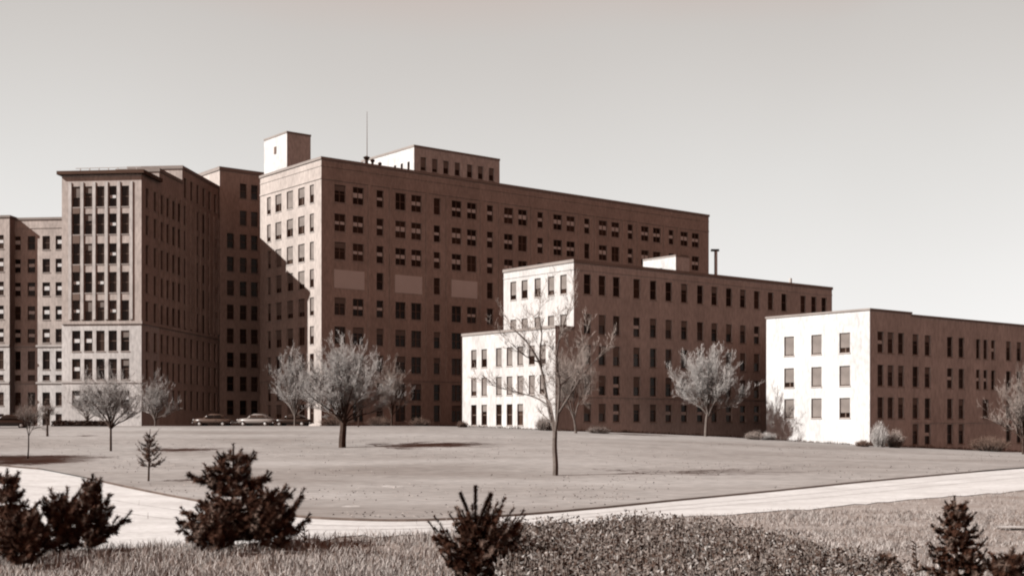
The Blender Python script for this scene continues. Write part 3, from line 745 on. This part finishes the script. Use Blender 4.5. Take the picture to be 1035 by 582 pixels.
# ------------------------------------------------------------------ parked cars
def car(px, depth, rz, paint, label, scale=1.0):
    p = at_depth(px, depth) + Vector((0, 0, 0.04)); t = thing('parked_car', p, rz, label, 'car', 'cars parked by the hospital')
    mt = Matrix.Translation(p) @ Matrix.Rotation(rz, 4, 'Z') @ Matrix.Scale(scale, 4)
    def loft(secs, name, mat, parent, sm_=True):
        mb = MB(); k = 14
        for (x, wd, z0, z1) in secs:
            for j in range(k):
                a = 2 * math.pi * j / k; cx_, sx_ = math.cos(a), math.sin(a)
                ex = 0.55; yy = math.copysign(abs(cx_) ** ex, cx_) * wd; zz = (z0 + z1) / 2 + math.copysign(abs(sx_) ** ex, sx_) * (z1 - z0) / 2
                mb.v.append((x, yy, zz))
        for i in range(len(secs) - 1):
            for j in range(k):
                mb.f.append((i * k + j, i * k + (j + 1) % k, (i + 1) * k + (j + 1) % k, (i + 1) * k + j)); mb.m.append(0)
        mb.f.append(tuple(range(k))[::-1]); mb.m.append(0); q = (len(secs) - 1) * k; mb.f.append(tuple(q + j for j in range(k))); mb.m.append(0)
        return mb.build(name, mat, parent, mt, smooth=sm_)
    body = loft([(-2.45, .55, .42, .75), (-2.3, .8, .32, .9), (-1.6, .92, .28, 1.0), (-.6, .95, .28, 1.02), (.8, .95, .28, 1.02), (1.5, .9, .3, 1.05), (2.2, .8, .34, .98), (2.42, .6, .42, .8)], 'body', paint, t)
    loft([(-1.75, .55, .95, 1.02), (-1.3, .72, .95, 1.38), (-.6, .78, .95, 1.58), (.2, .78, .95, 1.6), (.75, .74, .95, 1.42), (1.15, .66, .95, 1.04)], 'cabin', paint, t)
    for s_ in (-1, 1):
        g = MB(); g.box(-1.2, -.35, s_ * .765 - .03, s_ * .765 + .03, 1.1, 1.42); g.box(-.27, .6, s_ * .765 - .03, s_ * .765 + .03, 1.1, 1.42); g.build('side_window', 'glass', t, mt)
        h = MB(); h.limb((2.3, s_ * .6, .8), (2.46, s_ * .6, .8), .12, .12, 10); h.build('headlight', 'chrome', t, mt)
        for xx in (-1.5, 1.5):
            wh = MB(); wh.limb((xx, s_ * .70, .34), (xx, s_ * .95, .34), .34, .34, 16)
            i = len(wh.v); wh.f.append(tuple(range(16, 32)) if s_ > 0 else tuple(range(16, 32))[::-1]); wh.m.append(0)
            wo = wh.build('wheel', 'rubber', t, mt); hb = MB(); hb.limb((xx, s_ * .95, .34), (xx, s_ * .97, .34), .17, .12, 12); hb.f.append(tuple(range(12, 24))); hb.m.append(0); hb.build('hubcap', 'chrome', wo, mt)
    b = MB(); b.box(2.42, 2.52, -.8, .8, .42, .56); b.build('bumper', 'chrome', t, mt)
    b = MB(); b.box(-2.54, -2.44, -.8, .8, .42, .56); b.build('bumper', 'chrome', t, mt)
    return t
car(216, 160, R(172), 'paint_mid', 'grey rounded sedan parked before the shaded tower side, left of the pale one')
car(260, 160, R(165), 'paint_pale', 'pale rounded sedan parked before the shaded corner, between two others')
car(296, 163, R(170), 'paint_dark', 'dark sedan parked behind the pale bare tree by the long block')
car(9, 146, R(190), 'paint_dark', 'black sedan at the left edge before the left wing')

# ------------------------------------------------------------------ pale patches on the lawn
def patch(px, py, wd, ln, seed, rz, label):
    rn = random.Random(seed); p = at(px, py); mb = MB(); n = 22; ring = []
    for i in range(n):
        a = 6.283 * i / n; r = 1 + 0.8 * noise.noise(Vector((math.cos(a) * 1.5, math.sin(a) * 1.5, seed)))
        x, y = math.cos(a) * wd / 2 * r, math.sin(a) * ln / 2 * r; xx = p.x + x * math.cos(rz) - y * math.sin(rz); yy = p.y + x * math.sin(rz) + y * math.cos(rz)
        ring.append((xx, yy, terrain(xx, yy) + 0.115))
    mb.v = [(p.x, p.y, terrain(p.x, p.y) + 0.15)] + ring
    for i in range(n): mb.f.append((0, 1 + i, 1 + (i + 1) % n)); mb.m.append(0)
    tag(mb.build('pale_patch', 'patch', smooth=True), label, 'patch', 'pale patches left on the grass')
patch(356, 514, 1.1, 1.3, 1, 0.2, 'larger white patch on the lawn close to the road')
patch(397, 493.5, 1.5, 1.6, 2, 0.5, 'fainter white patch further up the lawn, behind the larger one')
patch(1022, 535, 1.2, 0.7, 3, 0.2, 'white patch in the rough grass at the right edge')

# ------------------------------------------------------------------ dark young conifers in the foreground
def brush(mb, p0, p1, rad, n, rn, m=0, wd=0.011):
    d = p1 - p0; L = d.length
    if L < 1e-4: return
    d = d / L; u = d.orthogonal().normalized(); v = d.cross(u)
    for i in range(n):
        t = rn.random() ** 0.8; a = rn.uniform(0, 6.283); o = u * math.cos(a) + v * math.sin(a)
        b = p0 + d * (t * L); tip = b + (o + d * rn.uniform(0.3, 1.1)).normalized() * rad * rn.uniform(0.7, 1.15); s = d.cross(o) * wd
        mb.tri(b - s, b + s, tip, m)
def conifer(base, H, W, seed, label, nw=9, up=0.35, bottom=0.08, shape=1.0, per=7, rad=0.17, dens=150, lopside=0.0, prongs=0, group='dark young conifers'):
    rn = random.Random(seed); t = thing('young_conifer', base, 0, label, 'conifer', group)
    a = MB(); f = MB()
    top = base + Vector((rn.uniform(-.05, .05) * H, 0, H))
    a.limb(base - Vector((0, 0, .2)), base.lerp(top, .5), 0.022 * H, 0.014 * H, 7); a.limb(base.lerp(top, .5), top, 0.014 * H, 0.005 * H, 6)
    brush(f, base.lerp(top, .9), top, rad * 0.75, int(dens * .8), rn)
    for k in range(nw):
        q = bottom + (0.93 - bottom) * (k + rn.uniform(-.25, .25)) / nw; q = max(0.03, min(0.94, q)); c = base.lerp(top, q)
        prof = (1 - q) ** shape * (0.9 + 0.1 * math.sin(k * 2.1)) if q > 0.12 else 0.8
        n = per if q < 0.8 else max(3, per - 2)
        ph = rn.uniform(0, 6.28)
        for j in range(n):
            az = ph + 6.283 * j / n + rn.uniform(-.35, .35); L = W / 2 * max(0.12, prof) * rn.uniform(0.42, 1.25) * (1 + lopside * math.cos(az))
            h = Vector((math.cos(az), math.sin(az), 0)); rise = up * rn.uniform(0.5, 1.5)
            pts = [c]
            for s_ in range(1, 5):
                r = s_ / 4; pts.append(c + h * (L * r) + Vector((0, 0, L * (rise * r * 0.5 + rise * 0.9 * r * r))))
            for s_ in range(4): a.limb(pts[s_], pts[s_ + 1], 0.018 * (1 - s_ * .2), 0.018 * (.8 - s_ * .2), 4)
            for s_ in range(1, 4): brush(f, pts[s_], pts[s_ + 1], rad, int(dens * L / 4 / 0.3 * 0.55) + 8, rn, m=0)
            e = pts[-1]; brush(f, e, e + (h * 0.6 + Vector((0, 0, .8))).normalized() * 0.22, rad * .8, dens // 2, rn, m=1 if rn.random() < .3 else 0)
            m_side = max(3, int(L / 0.15))
            for s_ in range(m_side):
                r = 0.25 + 0.7 * (s_ + rn.random()) / m_side; i_ = min(3, int(r * 4)); c2 = pts[i_].lerp(pts[i_ + 1], r * 4 - i_)
                sd = h.cross(Vector((0, 0, 1))) * rn.choice((-1, 1)); dr = (h * 0.7 + sd * rn.uniform(.4, 1.0) + Vector((0, 0, rn.uniform(-.1, .7)))).normalized()
                l2 = rn.uniform(.18, .42) * (1.1 - 0.5 * r) * min(1.3, max(.6, L)); e2 = c2 + dr * l2
                a.limb(c2, e2, 0.008, 0.005, 3); brush(f, c2, e2, rad, int(dens * l2 / 0.3), rn, m=0 if rn.random() < .68 else 1)
    for k in range(prongs):
        az = 2.3 * k + .4; d = Vector(((k - 1) * .42, math.sin(az) * .2, 1)).normalized(); s0 = base.lerp(top, .84); e = s0 + d * H * (.58 + .05 * (k == 1))
        a.limb(s0, e, .02, .01, 5); brush(f, s0.lerp(e, .15), e, rad * .95, dens * 6, rn)
    a.build('trunk', 'bark', t); f.build('crown', ['needle', 'needle_tip'], t); return t
def con(px, depth, top_py, wpx, seed, label, **k):
    p = at_depth(px, depth); H = EYE + (HY - top_py) / F * depth - p.z
    return conifer(p, H, wpx / F * depth, seed, label, **k)
con(235, 42, 449, 122, 101, 'tall dark conifer with narrow tip at left of centre', nw=12, shape=0.62, up=0.18, lopside=0.1)
con(278, 40, 497, 64, 102, 'lower bushy conifer close on the right of the tall dark one', nw=7, shape=0.4, up=0.7)
con(215, 39, 520, 60, 112, 'low spreading conifer under the left side of the tall dark one', nw=5, shape=0.4, up=0.5)
con(90, 41, 479, 84, 103, 'dark conifer with a single thin spire near the left edge', nw=9, shape=1.6, up=0.5)
con(60, 39, 503, 72, 104, 'squat bushy conifer left of the thin spired one', nw=7, shape=0.5, up=0.6)
con(4, 38, 474, 66, 105, 'dark conifer cut off by the left edge', nw=9, shape=0.5, up=0.3)
con(24, 36, 518, 60, 106, 'low dark conifer at the foot of the left edge one', nw=6, shape=0.4, up=0.5)
con(482, 32, 524, 108, 107, 'dark pine with three upright shoots at its top, centre foreground', nw=9, shape=0.55, up=0.6, prongs=3, rad=0.12, lopside=0.15)
con(968, 33, 501, 80, 108, 'cone shaped dark spruce in the right foreground', nw=12, shape=0.85, up=0.05, rad=0.10)
con(1018, 32, 563, 46, 109, 'small low conifer at the bottom right corner', nw=4, shape=0.5, up=0.5)
con(896, 32, 563, 22, 110, 'tiny dark seedling conifer left of the cone shaped spruce', nw=3, shape=0.6, up=0.7)
p = at(150, 488); print('C1', p)
conifer(p, (488 - 434) / F * p.y, 42 / F * p.y, 111, 'small open pine standing on the lawn by the road', nw=7, shape=0.6, up=0.45, bottom=0.30, rad=0.17, dens=34, per=5)
# thin weeds standing up beside the conifers
def weed(px, depth, top_py, seed, label):
    rn = random.Random(seed); p = at_depth(px, depth); H = EYE + (HY - top_py) / F * depth - p.z; t = thing('tall_weed', p, 0, label, 'weed', 'tall weeds in the foreground')
    a = MB(); b = MB(); q = p - Vector((0, 0, .05)); n = 6
    for i in range(n):
        e = p + Vector((rn.gauss(0, .03), 0, H * (i + 1) / n)); a.limb(q, e, .016, .012, 5); q = e
        if i > 1:
            for _ in range(5):
                c = e + Vector((0, 0, rn.uniform(-.1, .1))); d = Vector((rn.gauss(0, 1), rn.gauss(0, 1), .8)).normalized(); s_ = d.orthogonal().normalized() * .03; b.quad(c, c + d * .07 + s_, c + d * .16, c + d * .07 - s_)
    a.build('stem', 'bark', t); b.build('leaves', 'leaf_dark', t)
weed(308, 39, 534, 1, 'thin tall weed right of the bushy conifer')
weed(926, 31, 552, 2, 'dark upright weed just left of the cone shaped spruce')
weed(547, 31, 566, 3, 'short weed right of the three pronged pine')
weed(768, 30, 560, 4, 'dark seedy weed at the front of the thicket')

# ------------------------------------------------------------------ thicket and dry grass
def in_thicket(x, y):
    # outline on the ground: a long bed of brush in the right foreground
    px = CX + x / y * F
    front_ = 26.0
    far_ = 43.5 - abs((px - 640) / 190) ** 2.2 * 3.2 + noise.noise(Vector((x * .5, 1.7, 0))) * 1.2
    if px > 640: far_ = 43.5 - ((px - 640) / 300) ** 1.3 * 14
    return 505 < px < 915 and front_ < y < far_
mb = MB(); rn = random.Random(77); cnt = 0
while cnt < 6500:
    y = rn.uniform(26, 45); x = rn.uniform(-2, 13)
    if not in_thicket(x, y): continue
    cnt += 1; z = terrain(x, y); px = CX + x / y * F
    h = (0.95 + 0.35 * noise.noise(Vector((x * .6, y * .6, 4)))) * rn.uniform(0.75, 1.15) * (1.0 if px < 720 else 1 - 0.35 * (px - 720) / 200)
    base = Vector((x, y, z)); tip = base + Vector((rn.gauss(0, .12), rn.gauss(0, .12), h)); mb.limb(base, tip, .010, .005, 3, 1)
    ml = rn.random(); tone = 0 if ml < .46 else (1 if ml < .86 else 2)
    for _ in range(9):
        c = base.lerp(tip, rn.uniform(.35, 1.02)) + Vector((rn.gauss(0, .06), rn.gauss(0, .06), 0)); d = Vector((rn.gauss(0, 1), rn.gauss(0, 1), rn.gauss(.5, .8))).normalized()
        s_ = d.cross(Vector((rn.gauss(0, 1), rn.gauss(0, 1), rn.gauss(0, 1)))).normalized() * .028; L = rn.uniform(.08, .16); mb.quad(c, c + d * L * .5 + s_, c + d * L, c + d * L * .5 - s_, tone if rn.random() < .7 else rn.randrange(3))
tag(mb.build('brush_thicket', ['leaf_dark', 'leaf_mid', 'leaf_pale']), 'mottled bed of low brush between the road and the bottom edge', 'brush', kind='stuff')

mb = MB(); rn = random.Random(78); cnt = 0
def pip(P, x, y):   # inside the lawn/road side?
    return False
near_line = [(p.x / p.y, p.y) for p in N]
def near_y(u):
    for (a, ya), (b, yb) in zip(near_line, near_line[1:]):
        if (a - u) * (b - u) <= 0 and a != b: return ya + (yb - ya) * (u - a) / (b - a)
    return 45.0
while cnt < 60000:
    y = 26 + (34 * rn.random() ** 1.5 if rn.random() < .8 else 70 * rn.random()); u = rn.uniform(-0.42, 0.44); x = u * y
    if y > near_y(u) + rn.gauss(-0.1, 0.8) or in_thicket(x, y): 
        if rn.random() > 0.001: cnt += 0.02; continue
    dn = noise.noise(Vector((x * .35, y * .35, 9)))
    if rn.random() > 0.75 + dn: continue
    cnt += 1; z = terrain(x, y); h = rn.uniform(.14, .42) * (1 + .6 * dn) * (0.95 if x < 0 else 0.55); az = rn.uniform(0, 6.283); s_ = Vector((math.cos(az), math.sin(az), 0)) * .012
    b = Vector((x, y, z - .02)); lean = Vector((rn.gauss(0, .12), rn.gauss(0, .12), 0)); tone = 0 if rn.random() < .72 + dn * .5 else 1
    m_ = b + lean * .4 + Vector((0, 0, h * .6)); mb.quad(b - s_, b + s_, m_ + s_ * .7, m_ - s_ * .7, tone); mb.tri(m_ - s_ * .7, m_ + s_ * .7, b + lean * 1.3 + Vector((0, 0, h)), tone)
tag(mb.build('dry_grass', ['straw', 'straw_dark']), 'dry straw coloured rough grass along the near side of the road', 'grass', kind='stuff')

# rough unmown tufts where the lawn meets the walls
mb = MB(); rn = random.Random(91)
def wall_line(b, x0, y0, x1, y1): return b.M @ Vector((x0, y0, 0)), b.M @ Vector((x1, y1, 0))
lines = [wall_line(b4, -.15, 0, -.15, W4), wall_line(b4, 0, -.15, L4 * .6, -.15), wall_line(b3, XW - .15, 0, XW - .15, YW), wall_line(b3, XW, -.15, L3 * .7, -.15), wall_line(b2, -.15, -.15, 40, -.15)]
for a_, b_ in lines:
    for i in range(int((b_ - a_).length * 26)):
        p = a_.lerp(b_, rn.random()) + Vector((rn.gauss(0, .12), -abs(rn.gauss(0, .25)), 0)); z = terrain(p.x, p.y) + .10
        h = rn.uniform(.10, .45) * (0.6 + 0.8 * abs(noise.noise(p * .4))); d = Vector((rn.gauss(0, .15), rn.gauss(0, .15), h)); q = Vector((p.x, p.y, z))
        mb.tri(q - Vector((.03, 0, 0)), q + Vector((.03, 0, 0)), q + d, 0 if rn.random() < .5 else 1)
tag(mb.build('wall_grass', ['straw_dark', 'leaf_dark']), 'unmown tufts of grass along the foot of the building walls', 'grass', kind='stuff')

# faint wheel tracks worn along the road
def track(name, f0, wd):
    mb = MB(); rn = random.Random(int(f0 * 100))
    for k, (a, b) in enumerate(zip(E, N)):
        d = (b - a); L = d.length; c = a.lerp(b, f0); d = d / L; w_ = wd * (0.6 + 0.8 * abs(noise.noise(Vector((k * .35, f0 * 9, 0)))))
        for q in (c - d * w_ / 2, c + d * w_ / 2): mb.v.append((q.x, q.y, terrain(q.x, q.y) + 0.036))
    for k in range(len(E) - 1): mb.f.append((2 * k, 2 * k + 2, 2 * k + 3, 2 * k + 1)); mb.m.append(0)
    tag(mb.build(name, 'track', smooth=True), kind='structure')
M['track'] = material('track', S(0.50, 0.35), 0.95, 0, 0.5, col2=S(0.66, 0.25), bscale=3, fine=0.1)
track('wheel_track', 0.30, 0.55); track('wheel_track', 0.52, 0.5)
M['tuft'] = material('tuft', S(0.31, 0.55), 1.0, 0.2, 0.5)
# dead leaves and coarse tufts scattered over the lawn
mb = MB(); rn = random.Random(92); cnt = 0
while cnt < 2500:
    y = 54 + 75 * rn.random() ** 1.4; u = rn.uniform(-.42, .42); x = u * y; cnt += .2
    if y < [yy for yy in [min((abs(p.x / p.y - u), p.y) for p in E)[1]]][0] + .6: continue
    if rn.random() > .35 + 1.3 * noise.noise(Vector((x * .12, y * .09, 2))): continue
    cnt += .8; z = terrain(x, y) + .12; q = Vector((x, y, z)); h = rn.uniform(.02, .08)
    mb.tri(q - Vector((.05, 0, 0)), q + Vector((.05, 0, 0)), q + Vector((rn.gauss(0, .05), rn.gauss(0, .05), h)), 0 if rn.random() < .55 else 1)
tag(mb.build('lawn_tufts', ['tuft', 'straw']), 'coarse dry tufts and dead leaves in patches over the lawn', 'grass', kind='stuff')
